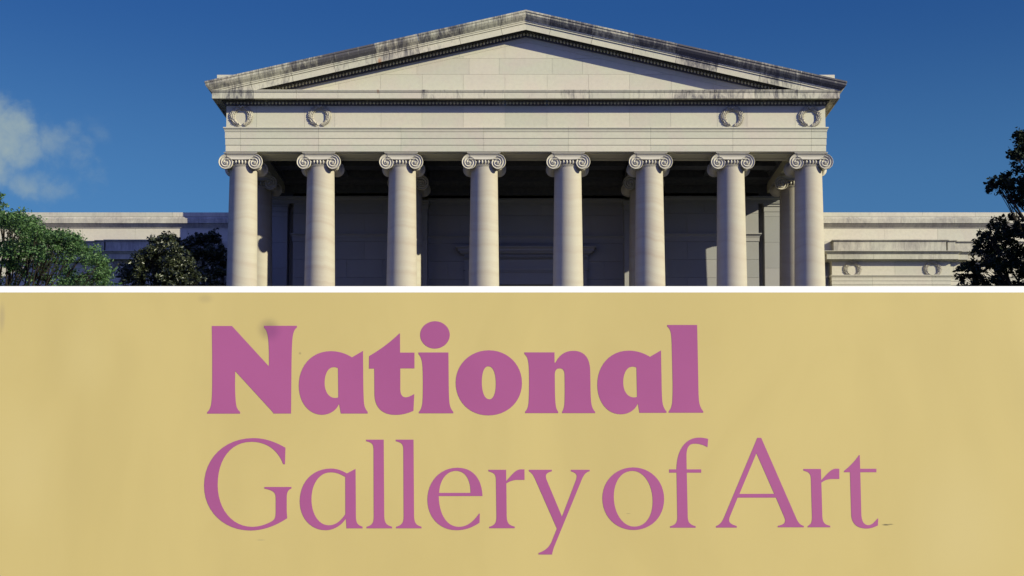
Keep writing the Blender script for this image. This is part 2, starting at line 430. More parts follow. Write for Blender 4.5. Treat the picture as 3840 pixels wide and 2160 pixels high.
# roof + low parapet blocks at the eaves
mb = MB()
zr0 = rprof[0][1] - .12
lp = [(-(HW + .3), zr0 - SL * (HW + .3)), (0, zr0), (HW + .3, zr0 - SL * (HW + .3)), (HW + .3, zr0 - SL * (HW + .3) - .12), (0, zr0 - .12), (-(HW + .3), zr0 - SL * (HW + .3) - .12)]
mb.loft([(x, -.35, z) for x, z in lp], [(x, 9.8, z) for x, z in lp])
mb.build('roof', M['roof'], bld)
mb = MB(); mb.stain = .25
xp = abs(X(814, 281, .4)); zp = Z(280.5, .4)
for s in (-1, 1):
    mb = MB(); mb.stain = .25
    a, b = sorted((s * xp, s * (xp - 1.1))); mb.box(a, b, .4, 9.6, zp - 1.0, zp)
    mb.build('eaves_parapet', M['stone'], bld)
# ------------------------------------------------------------------ columns
ZTOP = zarch - .003; ZBOT = ZTOP - 11.4; AX = .70
def rad(z):     # shaft radius with a light entasis
    t = (ZTOP - z) / 11.4
    return .635 + (.775 - .635) * min(1, t * 1.15) ** .95
mb = MB()
NS = 40
prof = [(rad(ZTOP - .7) + .0, -.66)] + [(rad(ZTOP - d), -d) for d in (.72, 1.5, 2.5, 3.5, 4.5, 5.5, 6.5, 7.5, 8.5, 9.5, 10.6)] + [(.80, -10.75), (.80, -10.8), (.87, -10.85), (.90, -10.95), (.86, -11.05), (.86, -11.08), (.97, -11.1), (1.0, -11.18), (.97, -11.27)]
mb.lathe(prof[:12], 64, (0, 0, 0))
shaft = mb.build('column', M['column'], bld, smooth=True)
mb = MB(); mb.lathe([(rad(ZBOT), -10.602)] + prof[12:], 48); mb.box(-1.02, 1.02, -1.02, 1.02, -11.4, -11.272)
base_me = mb.build('base', M['capital'], shaft, smooth=False)
def capital_mesh():
    mb = MB(); VX, VZ = .672, -.485; YF = -.66
    # abacus with a hollow edge
    for (h, z1, z0) in ((.80, 0, -.028), (.775, -.03, -.052), (.74, -.054, -.075)): mb.box(-h, h, -h * .86, h * .86, z0, z1)
    def rout(th): return .415 - .155 * th / (2 * math.pi)
    NTH, NR = 56, 22
    for fy in (-1, 1):
        for sx in (-1, 1):
            rs = []
            for k in range(NTH + 1):
                th = 2 * math.pi * k / NTH
                ro = rout(th); row = []
                # th=0 up, growing outward then down then inward
                dx, dz = sx * math.sin(th), math.cos(th)
                for j in range(NR + 1):
                    r = ro * (1 - j / NR)
                    s_ = (ro - r) / .118; ph = s_ % 1.0
                    if r < .055: h = .045
                    elif s_ > 2.9: h = .0
                    else:
                        if ph < .30: h = .026 * math.sin(math.pi * min(1, (ph + .05) / .35)) + .006
                        else: h = -.024 * math.sin(math.pi * (ph - .30) / .70)
                    if j == 0: h = -.0
                    row.append((sx * VX + dx * r, fy * (-(YF) + h), VZ + dz * r))
                rs.append(row)
            mb.rings(rs, False)
            # rim + bolster
            prof_ = [(1.0, .66), (1.0, .60), (.90, .58), (.80, .50), (.70, .35), (.62, .15), (.60, .10), (.66, .09), (.66, 0)]
            bs = []
            for q, yy in prof_:
                ring = []
                for k in range(36):
                    th = 2 * math.pi * k / 36
                    r = rout(th) * q if q > .95 else .345 * q
                    ring.append((sx * VX + sx * math.sin(th) * r, fy * yy, VZ + math.cos(th) * r))
                bs.append(ring)
            mb.rings(bs, True)
        # canal band between the volutes
        n = 20; secs = []
        for i in range(n + 1):
            x = -VX + 2 * VX * i / n; t = x / VX
            ztop = VZ + .415; sag = -.335 - .035 * (1 - t * t)
            h0 = .66
            pr = [(h0 - .3, ztop), (h0 + .02, ztop), (h0 + .04, ztop - .018), (h0 + .02, ztop - .04), (h0 + .0, ztop - .055), (h0 - .024, (ztop + sag) / 2), (h0 - .005, sag + .05), (h0 + .02, sag + .03), (h0 + .035, sag + .012), (h0 + .01, sag - .005), (h0 - .3, sag - .005)]
            secs.append([(x, fy * yy, z) for yy, z in pr])
        mb.rings(secs, False)
    mb.box(-.66, .66, -.58, .58, -.36, -.078)
    # echinus with eggs
    mb.lathe([(.56, -.30), (.60, -.36), (.60, -.5), (.57, -.60)], 40)
    for k in range(28):
        a = 2 * math.pi * (k + .5) / 28; c = Vector((math.cos(a) * .635, math.sin(a) * .635, -.475)); u = Vector((-math.sin(a), math.cos(a), 0)); o_ = Vector((math.cos(a), math.sin(a), 0))
        rs = []
        for la in (-1, -.8, -.3, .3, .8, 1):
            rr = math.sqrt(1 - la * la) if abs(la) < 1 else 0
            cc = c + Vector((0, 0, -la * .11)) - o_ * (.05 * max(0, la))
            rs.append([cc + u * (-.056 * rr * math.cos(math.pi * q / 6)) + o_ * (.10 * rr * math.sin(math.pi * q / 6)) for q in range(7)])
        mb.rings(rs, False)
    mb.lathe([(.60, -.59), (.66, -.595), (.685, -.615), (.66, -.635), (.645, -.64), (.66, -.648), (.668, -.66), (.655, -.675), (.636, -.69), (.63, -.73)], 48, (0, 0, 0))
    return mb
capo = capital_mesh().build('capital', M['capital'], shaft, smooth=False, recalc=False)
bm = bmesh.new(); bm.from_mesh(capo.data); bmesh.ops.recalc_face_normals(bm, faces=bm.faces)
for f in bm.faces: f.smooth = True
bm.to_mesh(capo.data); bm.free()
capo.data.set_sharp_from_angle(angle=R(48))
shaft.data.set_sharp_from_angle(angle=R(40))
cpx = (902, 1195, 1504, 1814, 2131, 2440, 2748, 3042)
IN = 3.5
places = [(x, AX) for x in cx] + [(cx[0], AX + IN), (cx[2], AX + IN), (cx[5], AX + IN), (cx[7], AX + IN)]
for i, (x, y) in enumerate(places):
    if i == 0: s = shaft
    else:
        s = shaft.copy(); col.objects.link(s); s.parent = bld
        for ch in (capo, base_me):
            c = ch.copy(); col.objects.link(c); c.parent = s
    s.location = (x, y, ZTOP)
# ------------------------------------------------------------------ wreaths
def wreath_mb(r=.425, sz=1.0, ribbon=True, seed=3):
    rnd = random.Random(seed); mb = MB()
    def leaf(c, d, L, w, h):
        d = d.normalized(); n = Vector((0, -1, 0)); u = d.cross(n)
        n2 = (n + u * rnd.uniform(-.35, .35)).normalized()
        mb.tone = rnd.random()
        b0 = c - d * L * .5 + Vector((0, .02, 0)); tip = c + d * L * .5 + n2 * h * .5; mid = c + n2 * h
        l = c - u * w - d * L * .05 + Vector((0, .015, 0)); r_ = c + u * w - d * L * .05 + Vector((0, .015, 0))
        l2 = c - u * w * .7 + d * L * .22; r2_ = c + u * w * .7 + d * L * .22; m2 = c + d * L * .25 + n2 * h
        ids = mb.pts([b0, l, l2, tip, r2_, r_, mid, m2])
        for f in ((0, 1, 6), (1, 2, 7, 6), (2, 3, 7), (3, 4, 7), (4, 5, 6, 7), (5, 0, 6)): mb.face([ids[k] for k in f])
    for s in (-1, 1):
        K = 15
        for k in range(K):
            a = R(17 + (176 - 24) * k / (K - 1))        # from the bottom upward
            base = Vector((s * math.sin(a) * r, 0, -math.cos(a) * r)); tng = Vector((s * math.cos(a), 0, math.sin(a))); rad_ = Vector((s * math.sin(a), 0, -math.cos(a)))
            wd = (.35 + .65 * math.sin(math.pi * min(1, (k + 1) / (K * .55)) / 2)) * sz
            for q in (-1, -.35, .35, 1):
                c = base + rad_ * (q * .085 * wd) + Vector((0, -.018 - .02 * (1 - abs(q)), 0)) + tng * rnd.uniform(-.02, .02)
                leaf(c, tng + rad_ * (q * .8), .21 * sz, .036 * sz, .045)
        mb.tone = .5
        mb.tube([(s * math.sin(R(a)) * r, -.02, -math.cos(R(a)) * r) for a in range(18, 176, 10)], .028 * sz, 6)
    if ribbon:
        for s in (-1, 1):
            mb.tube([(0, -.07, r + .0), (s * .07, -.10, r + .06), (s * .15, -.07, r + .02), (s * .21, -.09, r + .05), (s * .25, -.05, r - .03)], [.03, .03, .025, .02, .012], 6)
        mb.tube([(-.04, -.09, r - .03), (.04, -.10, r + .04)], .04, 6)
    return mb
w0 = wreath_mb().build('wreath', M['capital'], bld, recalc=True)
wp = [W(906, 437, -.0), W(1199, 437, 0), W(2746, 440, 0), W(3037, 440, 0)]
for i, p in enumerate(wp):
    w = w0 if i == 0 else w0.copy()
    if i: col.objects.link(w); w.parent = bld
    w.location = (p.x, -.005, p.z); w.rotation_euler.y = R((-2, 1, -1, 2)[i])
# ------------------------------------------------------------------ portico interior
YW = 7.1; YC = YW + .46      # side bays and deeper centre bay of the back wall
XI = abs(cx[2]); XP0 = XI - .72; XP1 = XI + .72
XE = abs(X(2845, 850, YW))
mb = MB()
def wallrows(x0, x1, zs, y, seed, w=1.9):
    rnd = random.Random(seed); rows = []
    for i, (a, b) in enumerate(zip(zs, zs[1:])):
        n = max(1, round((x1 - x0) / w)); st = (x1 - x0) / n
        xs = [x0] + [x0 + st * (k + (.5 if i % 2 else 0)) for k in range(0 if i % 2 else 1, n)] + [x1]
        rows.append((a, b, xs))
    return rows
zfl = ZBOT
zsc = Z(876, YW); zlow = [zfl + k * (zsc - .42 - zfl) / 9 for k in range(10)]
zup = [zsc, zsc + 1.1, zsc + 2.2, Z(752, YW) + .1]
for s in (-1, 1):
    a, b = sorted((s * XP1, s * XE))
    blocks(mb, wallrows(a, b, zlow + [zsc - .2], YW, 1) + wallrows(a, b, zup, YW, 2), YW, .06, .006)
    mb.tone = .5; mb.box(a, b, YW + .05, YW + .6, zfl, Z(745, YW))
blocks(mb, wallrows(-XP0, -3.15, zlow + [zsc - .2], YC, 3) + wallrows(3.15, XP0, zlow + [zsc - .2], YC, 4) + wallrows(-XP0, XP0, zup, YC, 5), YC, .06, .006)
mb.box(-XP0, XP0, YC + .05, YC + .7, zsc - 1.6, Z(745, YW))
for s in (-1, 1):
    a, b = sorted((s * XP0, s * 3.1)); mb.box(a, b, YC + .05, YC + .7, zfl, zsc - 1.6 - .002)
# end recess walls
for s in (-1, 1):
    a, b = sorted((s * XE, s * (HW - .1))); mb.box(a, b, YW + .75, YW + 1.2, zfl, Z(745, YW))
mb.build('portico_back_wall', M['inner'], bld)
def strip(mb, x0, x1, y, prof, c=True, dep=.5): mold(mb, prof, x0, x1, y, c, c, dep if c else 0, tones=True, back=-.05)
mb = MB()
scp = [(.14, zsc), (.14, zsc - .06), (.10, zsc - .08), (.05, zsc - .16), (.04, zsc - .22)]
scl = [(.03, zsc - .22), (.03, zsc - .42)]
for p in (scp, scl):
    strip(mb, XP1, XE, YW, p, False); strip(mb, -XE, -XP1, YW, p, False); strip(mb, -XP0, XP0, YC, p, False)
for s in (-1, 1):   # return of the string course at the wall end
    for p in (scp, scl):
        lp = [(-.05, p[0][1])] + p + [(-.05, p[-1][1])]
        mb.loft([(s * (XE + o), YW - o, z) for o, z in lp], [(s * (XE + o), YW + .7, z) for o, z in lp])
        mb.loft([(s * XE, YW - o, z) for o, z in lp], [(s * (XE + o), YW - o, z) for o, z in lp])
# wall head mouldings
for y, a, b in ((YW, XP1, HW - .2), (YW, -(HW - .2), -XP1), (YC, -XP0, XP0)):
    zt_ = Z(749, YW)
    strip(mb, a, b, y, [(.16, zt_ + .16), (.16, zt_ + .05), (.10, zt_), (.05, zt_ - .04), (.05, zt_ - .12), (.02, zt_ - .13), (.02, zt_ - .2)], False)
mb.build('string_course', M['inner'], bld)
# pilasters
mb = MB()
zpt = Z(756, YW - .3)
def pilaster(mb, x0, x1, y0, y1):
    h = zpt - zfl; zs = [zfl, zfl + .4] + [zfl + .4 + (h - 1.1) * k / 7 for k in range(1, 8)] + [zpt - .45]
    for a, b in zip(zs, zs[1:]): mb.tone = random.random(); mb.box(x0, x1, y0, y1, a + .005, b - .005)
    mb.tone = .5; mb.box(x0 + .03, x1 - .03, y0 + .03, y1, zfl, zpt)
    mb.box(x0 - .02, x1 + .02, y0 - .02, y1, zpt - .44, zpt - .16); mb.box(x0 - .06, x1 + .06, y0 - .06, y1, zpt - .155, zpt - .05)
    mb.box(x0 - .1, x1 + .1, y0 - .1, y1, zpt - .045, zpt + .08)
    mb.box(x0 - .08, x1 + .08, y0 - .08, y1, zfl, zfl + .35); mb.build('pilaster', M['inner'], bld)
for s in (-1, 1):
    a, b = sorted((s * XP0, s * XP1)); pilaster(MB(), a, b, YW - .25, YW + .5)
    a, b = sorted((s * abs(X(2867, 850, YW + .1)), s * (HW - .25))); pilaster(MB(), a, b, YW + .1, YW + .9)
# ceiling with coffers
mb = MB(); zce = ZTOP + 1.65
mb.box(-HW + 1.4, HW - 1.4, 1.4, YC + .5, zce, zce + .2)
zt_ = Z(749, YW)
for y, a, b in ((YW, XP1, HW - .2), (YW, -(HW - .2), -XP1), (YC, -XP0, XP0)):
    mb.box(a + .002, b - .002, y + .02, y + .6, Z(745, YW) + .002, zce - .002)  # upper back wall in the ceiling's dark tone, standing in for shade
    strip(mb, a, b, y, [(.45, zt_ + 1.15), (.45, zt_ + 1.05), (.3, zt_ + .95), (.25, zt_ + .85), (.06, zt_ + .8)], False)
for s in (-1, 1):
    for hw_, z0, z1 in ((.62, ZTOP + .01, ZTOP + .55), (.72, ZTOP + .56, ZTOP + 1.1), (.85, ZTOP + 1.11, zce - .004)):
        mb.box(s * XI - hw_, s * XI + hw_, 1.435, YW, z0, z1)
for yb in (2.6, 4.6, 6.6):
    for hw_, z0, z1 in ((.34, ZTOP + .62, ZTOP + .98), (.46, ZTOP + 1.0, ZTOP + 1.3), (.6, ZTOP + 1.32, zce - .004)):
        for a, b in ((-HW + 1.45, -XI - .86), (-XI + .86, XI - .86), (XI + .86, HW - 1.45)): mb.box(a, b, yb - hw_, yb + hw_, z0, z1)
for s in (-1, 1):
    for xb in (9.6,):
        for hw_, z0, z1 in ((.25, ZTOP + .66, ZTOP + .99), (.35, ZTOP + 1.02, zce - .006)): mb.box(s * xb - hw_, s * xb + hw_, 1.46, YW - .05, z0, z1)
    for hw_, z0, z1 in ((.06, ZTOP + .5, ZTOP + .7), (.14, ZTOP + .72, ZTOP + .9), (.3, ZTOP + .92, zce - .01)):
        a, b = sorted((s * (HW - 1.44), s * (HW - 1.44 - hw_))); mb.box(a, b, 1.46, YW - .01, z0, z1)
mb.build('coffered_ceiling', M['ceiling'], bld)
# doorway
mb = MB(); dx = 3.0
zd = lambda py: Z(py, YC - .4)
D1 = abs(X(1726, 930, YC - .45)); D2 = abs(X(1740, 1000, YC - .2)); DOP = 1.75
mb.loft([(-D1 + .1, YC - .02, zd(924)), (D1 - .1, YC - .02, zd(924)), (D1 - .75, YC - .02, zd(906)), (-D1 + .75, YC - .02, zd(906))], [(-D1 + .1, YC - .35, zd(924)), (D1 - .1, YC - .35, zd(924)), (D1 - .75, YC - .12, zd(906)), (-D1 + .75, YC - .12, zd(906))])
mold(mb, [(.45, zd(925)), (.45, zd(928)), (.38, zd(931)), (.33, zd(934)), (.33, zd(941)), (.24, zd(942)), (.24, zd(946)), (.14, zd(950)), (.10, zd(952))], -D2 - .0, D2 + .0, YC - .12, True, True, .12)
n = 62
for i in range(n):
    x = -D2 + .05 + (2 * D2 - .1) * i / (n - 1); mb.box(x - .035, x + .035, YC - .33, YC - .2, zd(965), zd(954))
mb.box(-D2, D2, YC - .2, YC + .1, zd(968), zd(952) - .002)
mb.box(-D2, D2, YC - .14, YC + .1, zd(1000), zd(968) - .002)
mb.box(-D2, D2, YC - .22, YC + .1, zd(1010), zd(1000) - .002)
mb.box(-DOP - .5, DOP + .5, YC - .18, YC + .1, zd(1016), zd(1010) - .002)
mb.box(-DOP - .4, DOP + .4, YC - .12, YC + .1, zd(1063), zd(1016) - .002)
for s in (-1, 1):
    for x0, x1, yy in ((DOP, DOP + .22, .10), (DOP + .225, DOP + .5, .14), (D2 - .62, D2 - .05, .2)):
        a, b = sorted((s * x0, s * x1)); mb.box(a, b, YC - yy, YC + .1, zfl, zd(1063) - .002 if x0 < D2 - .7 else zd(1010) - .004)
    a, b = sorted((s * (DOP + .502), s * (D2 - .622))); mb.box(a, b, YC - .08, YC + .1, zfl, zd(1010) - .004)
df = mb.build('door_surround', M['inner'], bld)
mb = MB(); mb.box(-DOP, DOP, YC + .3, YC + .4, zfl, zd(1063))
for k in range(4):
    for j in range(5): mb.box(-DOP + .1 + k * .87, -DOP + .78 + k * .87, YC + .25, YC + .3, zfl + .2 + j * 1.0, zfl + 1.05 + j * 1.0)
mb.build('door', M['dark'], bld)
# podium, steps, floor
mb = MB(); mb.box(-HW - .6, HW + .6, -1.0, 12.8, -.3, zfl); mb.build('portico_floor', M['floor'], bld)
mb = MB(); ns = 50; rise = zfl / ns
for k in range(ns):
    mb.tone = random.random()
    mb.box(-HW + 1.2, HW - 1.2, -1.002 - (k + 1) * .36, -1.0, -.2, zfl - (k + 1) * rise + .001 * 0 if k < ns - 1 else .02)
mb.build('steps', M['step'], bld)
for s in (-1, 1):
    mb = MB(); a, b = sorted((s * (HW - 1.18), s * (HW + .9))); mb.box(a, b, -9, -1.02, -.3, zfl - .4); mb.box(a - .1, b + .1, -9.1, -1.02, zfl - .398, zfl - .1)
    mb.build('cheek_wall', M['stone'], bld)
# ------------------------------------------------------------------ main block and wings
mb = MB()
mb.box(-HW + .1, HW - .1, YW + 1.25, 13.0, 0, ZTOP + 2.2)
XB = abs(X(877, 700, 13.16)); YA = 15.0; YP = 12.0
zatt = Z(796, YA)
mb.box(-XB, XB, 13.05, 40, 0, zatt + 1.95)
mb.build('central_block', M['wing'], bld)
aprof = [(o, Z(py, YA - o)) for o, py in ((.10, 796.5), (.10, 812.5), (.15, 813.5), (.16, 815.5), (.20, 817.5), (.27, 819), (.27, 836.5), (.20, 836.5), (.20, 840), (.12, 846), (.05, 851), (.05, 853.5), (0, 854), (0, 893))]
for s in (-1, 1):
    wg = MB()
    XN = XB - .5; XF = 62
    jn = [s * (XB + 2.2 + 3.15 * k) for k in range(16)]
    a, b = sorted((s * XN, s * XF))
    wg.stain = .2
    def part(name, pr, y0, a, b, js, stn, c0=False, c1=False, dep=0, back=-.1, sides=(True, True)):
        g_ = MB(); mold(g_, pr, a, b, y0, c0, c1, dep, js, back=back, stains=(lambda i, n: stn if not callable(stn) else stn(i)), sides=sides); return g_
    def merge(A, B):
        o = len(A.v); A.v += B.v; A.f += [[i + o for i in f] for f in B.f]; A.t += B.t; A.s += B.s
    merge(wg, part('', aprof[:2], YA, a, b, [j + 1.3 for j in jn], .25))
    merge(wg, part('', aprof[2:13], YA, a, b, jn, .55))
    wg.build('attic_cornice', M['wing'], bld)
    wg = MB()
    merge(wg, part('', [(0, aprof[12][1] - .004), (0, Z(915, YA))], YA, a, b, [j + 2.2 for j in jn], 0))
    wg.tone = .5; wg.box(a, b, YA + .05, YA + 12, 0, zatt - .05)
    wg.box(a, b, YP + .6, YA - .02, 0, Z(899, YP + .3))
    wg.build('attic_wall', M['wing'], bld)
    # pavilion (projects) and the connecting runs
    XA = abs(X(3119, 950, YP)); XZ = abs(X(3563, 950, YP))
    def zl(py, o): return Z(py, YP - o)
    blk = [(.10, zl(895.5, .1)), (.10, zl(898, .1)), (.04, zl(901, .04)), (.02, zl(903.5, 0)), (0, zl(904, 0)), (0, zl(940, 0))]
    cor = [(.52, zl(939.5, .52)), (.52, zl(941.5, .52)), (.46, zl(944.5, .46)), (.41, zl(949, .41)), (.38, zl(952, .38)), (.36, zl(953, .36)), (.36, zl(971.5, .36)), (.30, zl(971.5, .36)), (.30, zl(971.5, .36) + .03), (.16, zl(971.5, .36) + .03), (.12, zl(976, .12)), (.06, zl(979, .06)), (.0, zl(980, 0))]
    frz = [(0, zl(979, 0)), (0, zl(1030.5, 0))]
    arc = [(.09, zl(1030.5, .09)), (.09, zl(1033, .09)), (.05, zl(1037, .05)), (.035, zl(1038, .03))]
    fas = [(.035, 1038, 1042), (.03, 1042, 1054), (.018, 1054, 1068.5), (.006, 1068.5, 1083)]
    def run(y0, x0, x1, c0, c1, dep, shift=0.0):
        A = MB(); B = MB(); C = MB(); D = MB()
        js = [s * (XA + 2.3 + 3.4 * k) for k in range(20)]; sides = (True, True)
        def sh(p): return [(o, z) for o, z in p]
        merge(A, part('', sh([(o - .16, z) for o, z in blk]), y0, x0, x1, js, .56, c0, c1, dep, back=-.6))
        merge(B, part('', sh(cor), y0, x0, x1, js, .45, c0, c1, dep))
        merge(C, part('', frz, y0, x0, x1, [j + 1.3 for j in js], 0, c0, c1, dep))
        merge(C, part('', arc, y0, x0, x1, js, 0, c0, c1, dep))
        for o, p0, p1 in fas:
            merge(C, part('', [(o, zl(p0, o) - .002), (o, zl(p1, o) + .02), (o - .03, zl(p1, o) + .02), (o - .03, zl(p1, o))], y0, x0, x1, js, 0, c0, c1, dep))
        C.tone = .5
        C.box(x0 + .04, x1 - .04, y0 + .04, YA - .1, 0, zl(945, 0) - .3 * 0 - .02)
        return A, B, C
    x0, x1 = sorted((s * XA, s * XZ))
    runs = [run(YP, x0, x1, True, True, 1.6)]
    x0, x1 = sorted((s * (XZ + .02), s * 62)); runs.append(run(YP + .32, x0, x1, False, False, 0))
    x0, x1 = sorted((s * (HW - .4), s * (XA - .02))); runs.append(run(YP + .75, x0, x1, False, False, 0))
    # small stepped pier between the pavilion and its neighbours
    xm = abs(X(3092, 950, YP + .4)); x0, x1 = sorted((s * (HW - .3), s * xm)); runs.append(run(YP + .3, x0, x1, s < 0 and False or s < 0, s > 0, .4))
    xm2 = abs(X(3600, 950, YP)); x0, x1 = sorted((s * (XZ + .01), s * xm2)); runs.append(run(YP + .12, x0, x1, s < 0, s > 0, .15))
    for k, nm in enumerate(('blocking_course', 'wing_cornice', 'wing_wall')):
        g_ = MB()
        for r_ in runs: merge(g_, r_[k])
        g_.build(nm, M['wing'], bld)
    for p in (3197, 3497):
        c = W(p, 1010, YP); w = w0.copy(); col.objects.link(w); w.parent = bld
        w.location = (s * c.x, YP - .005, c.z); w.scale = (.93, .93, .93)
# ------------------------------------------------------------------ ground
mb = MB(); mb.poly([(-900, -300, -.02), (900, -300, -.02), (900, 1500, -.02), (-900, 1500, -.02)]); g0 = mb.build('ground', M['lawn']); tag(g0, kind='structure')
mb = MB(); mb.poly([(-6, -66, -.012), (6, -66, -.012), (6, -19, -.012), (-6, -19, -.012)]); mb.poly([(-60, -30, -.008), (60, -30, -.008), (60, -24, -.008), (-60, -24, -.008)])
g1 = mb.build('path', M['path']); tag(g1, kind='structure')
# ------------------------------------------------------------------ trees
def tree(name, label, cat, base, clumps, leaf, per, matl, lsz, trunk_r=.22, seed=1, flat=1.0, limbs=True, fork=None):
    rnd = random.Random(seed); root = empty(name, base); tag(root, label, cat)
    bx = Vector(base); T = MB(); cz = sorted(c.z for c, r in clumps)
    top = Vector((sum(c.x for c, r in clumps) / len(clumps), sum(c.y for c, r in clumps) / len(clumps), cz[int(len(cz) * .75)])) if fork is None else Vector(fork)
    pts = [Vector((0, 0, 0))]; n = 8
    for i in range(1, n + 1):
        t = i / n; p = (top - bx) * t; pts.append(Vector((p.x + rnd.uniform(-.12, .12), p.y + rnd.uniform(-.12, .12), p.z)))
    T.tube(pts, [trunk_r * (1.25 if i == 0 else 1) * (1 - .75 * i / n) for i in range(n + 1)], 10)
    tr = T.build('trunk', M['bark'], root, smooth=True)
    B = MB()
    for ci, (c, r) in enumerate(clumps):
        e = c - bx
        if ci % 3: continue
        k = min(n - 1, max(2, int(n * (e.z / max(.1, (top - bx).z)) * .72))); a = pts[k]
        m1 = a.lerp(e, .35) + Vector((rnd.uniform(-.3, .3), rnd.uniform(-.3, .3), rnd.uniform(-.5, .1))); m2 = a.lerp(e, .7) + Vector((rnd.uniform(-.25, .25), rnd.uniform(-.25, .25), rnd.uniform(-.3, .15)))
        B.tube([a, m1, m2, e], [trunk_r * .26, trunk_r * .16, trunk_r * .09, trunk_r * .03], 5)
        for _ in range(4):
            q = e + Vector((rnd.gauss(0, 1), rnd.gauss(0, 1), rnd.gauss(0, .8))) * r * .55
            B.tube([m2, (m2 + q) / 2 + Vector((0, 0, .05)), q], [trunk_r * .06, trunk_r * .04, trunk_r * .015], 4)
    B.build('branches', M['bark'], tr, smooth=True)
    C = MB()
    for c, r in clumps:
        e = c - bx; ct = rnd.random()
        subs = [e + Vector((rnd.gauss(0, 1), rnd.gauss(0, 1), rnd.gauss(0, .75))) * r * .45 for _ in range(7)]
        for _ in range(int(per * (r / .5) ** 2)):
            s0 = rnd.choice(subs)
            p = s0 + Vector((rnd.gauss(0, 1), rnd.gauss(0, 1), rnd.gauss(0, .8))) * r * .24
            d = Vector((rnd.gauss(0, 1), rnd.gauss(0, 1), rnd.gauss(0, .7))); d = (d + (p - e) * 1.2).normalized()
            u = d.cross(Vector((rnd.gauss(0, 1), rnd.gauss(0, 1), rnd.gauss(0, 1)))).normalized()
            L = lsz * rnd.uniform(.7, 1.3); w = L * .24; nrm = d.cross(u)
            C.tone = min(1, max(0, .25 * ct + rnd.uniform(0, .75)))
            ids = C.pts([p - d * L * .5, p + u * w + nrm * w * .3, p + d * L * .5, p - u * w + nrm * w * .3, ]); C.face(ids)
    C.build('crown', leaf, root, recalc=False)
    return root
rnd = random.Random(11)
# left green tree (34 m from the camera)
YL = -24.0
cl = []
def env(px):   # top silhouette of the green crown
    P = [(-500, 1010), (-300, 880), (-150, 820), (-40, 808), (60, 806), (110, 822), (160, 868), (225, 872), (270, 878), (310, 915), (360, 940), (385, 985), (410, 1015), (432, 1060), (445, 1130)]
    for (a, ya), (b, yb) in zip(P, P[1:]):
        if a <= px <= b: return ya + (yb - ya) * (px - a) / (b - a)
    return 1300
while len(cl) < 230:
    px = rnd.uniform(-420, 425); py = rnd.uniform(800, 1190) if rnd.random() < .85 else rnd.uniform(1190, 1500); r = rnd.uniform(.22, .42)
    if py < env(px) + r * 62 or px + r * 70 > 440: continue
    if rnd.random() < .25: py = env(px) + r * 62 + 2
    c = W(px, py, YL + rnd.uniform(-2.3, 2.3))
    cl.append((c, r))
for px, py, r in ((-45, 755, .30), (-10, 752, .16), (8, 735, .13), (18, 768, .10)): cl.append((W(px, py, YL + .5), r))
base = W(-40, 1100, YL); base.z = 0
tree('green_tree', 'bright green leafy tree at far left in front of the museum wing', 'tree', base, cl, M['leaf_green'], 560, None, .088, .2, 5)
# magnolia beside the portico
YM = 1.6; cl = []
def env2(px):
    P = [(448, 1075), (470, 1030), (500, 985), (535, 945), (580, 925), (592, 888), (650, 885), (668, 925), (700, 905), (735, 880), (775, 885), (806, 868), (815, 895), (838, 950), (855, 1010), (870, 1060)]
    for (a, ya), (b, yb) in zip(P, P[1:]):
        if a <= px <= b: return ya + (yb - ya) * (px - a) / (b - a)
    return 1400
cl2 = []; YM2 = 6.6
while len(cl) < 150 or len(cl2) < 95:
    px = rnd.uniform(440, 862); py = rnd.uniform(875, 1170) if rnd.random() < .85 else rnd.uniform(1170, 1500); r = rnd.uniform(.24, .46)
    if py < env2(px) + r * 44 or (px - r * 50 < 445 and py < 1200) or px + r * 40 > 868: continue
    if rnd.random() < .25: py = env2(px) + r * 44
    if px < 745 and not (670 < px and py < 940):
        if len(cl) < 150 and (px < 690 or py > 930 + (px - 690) * .9): cl.append((W(px, py, YM + rnd.uniform(-1.6, 1.2)), r))
    if px > 672 and len(cl2) < 95: cl2.append((W(px, py, YM2 + rnd.uniform(-1.3, 1.3)), r))
for px, py, r in ((600, 893, .22), (640, 890, .2), (455, 1035, .2), (780, 1040, .3), (810, 1060, .25), (760, 1010, .2)): cl.append((W(px, py, YM - .5), r))
for px, py, r in ((800, 876, .14), (806, 862, .08), (818, 858, .06), (785, 880, .14), (740, 884, .16)): cl2.append((W(px, py, YM2), r))
base = W(610, 1100, YM); base.z = 0
tree('magnolia_tree', 'glossy dark leaved magnolia catching sun, between the green tree and the portico', 'tree', base, cl, M['leaf_magnolia'], 380, None, .16, .24, 6)
base = W(775, 1100, YM2); base.z = 0
tree('evergreen_tree', 'black looking evergreen in the shade right against the leftmost column', 'tree', base, cl2, M['leaf_magnolia'], 380, None, .17, .2, 8)
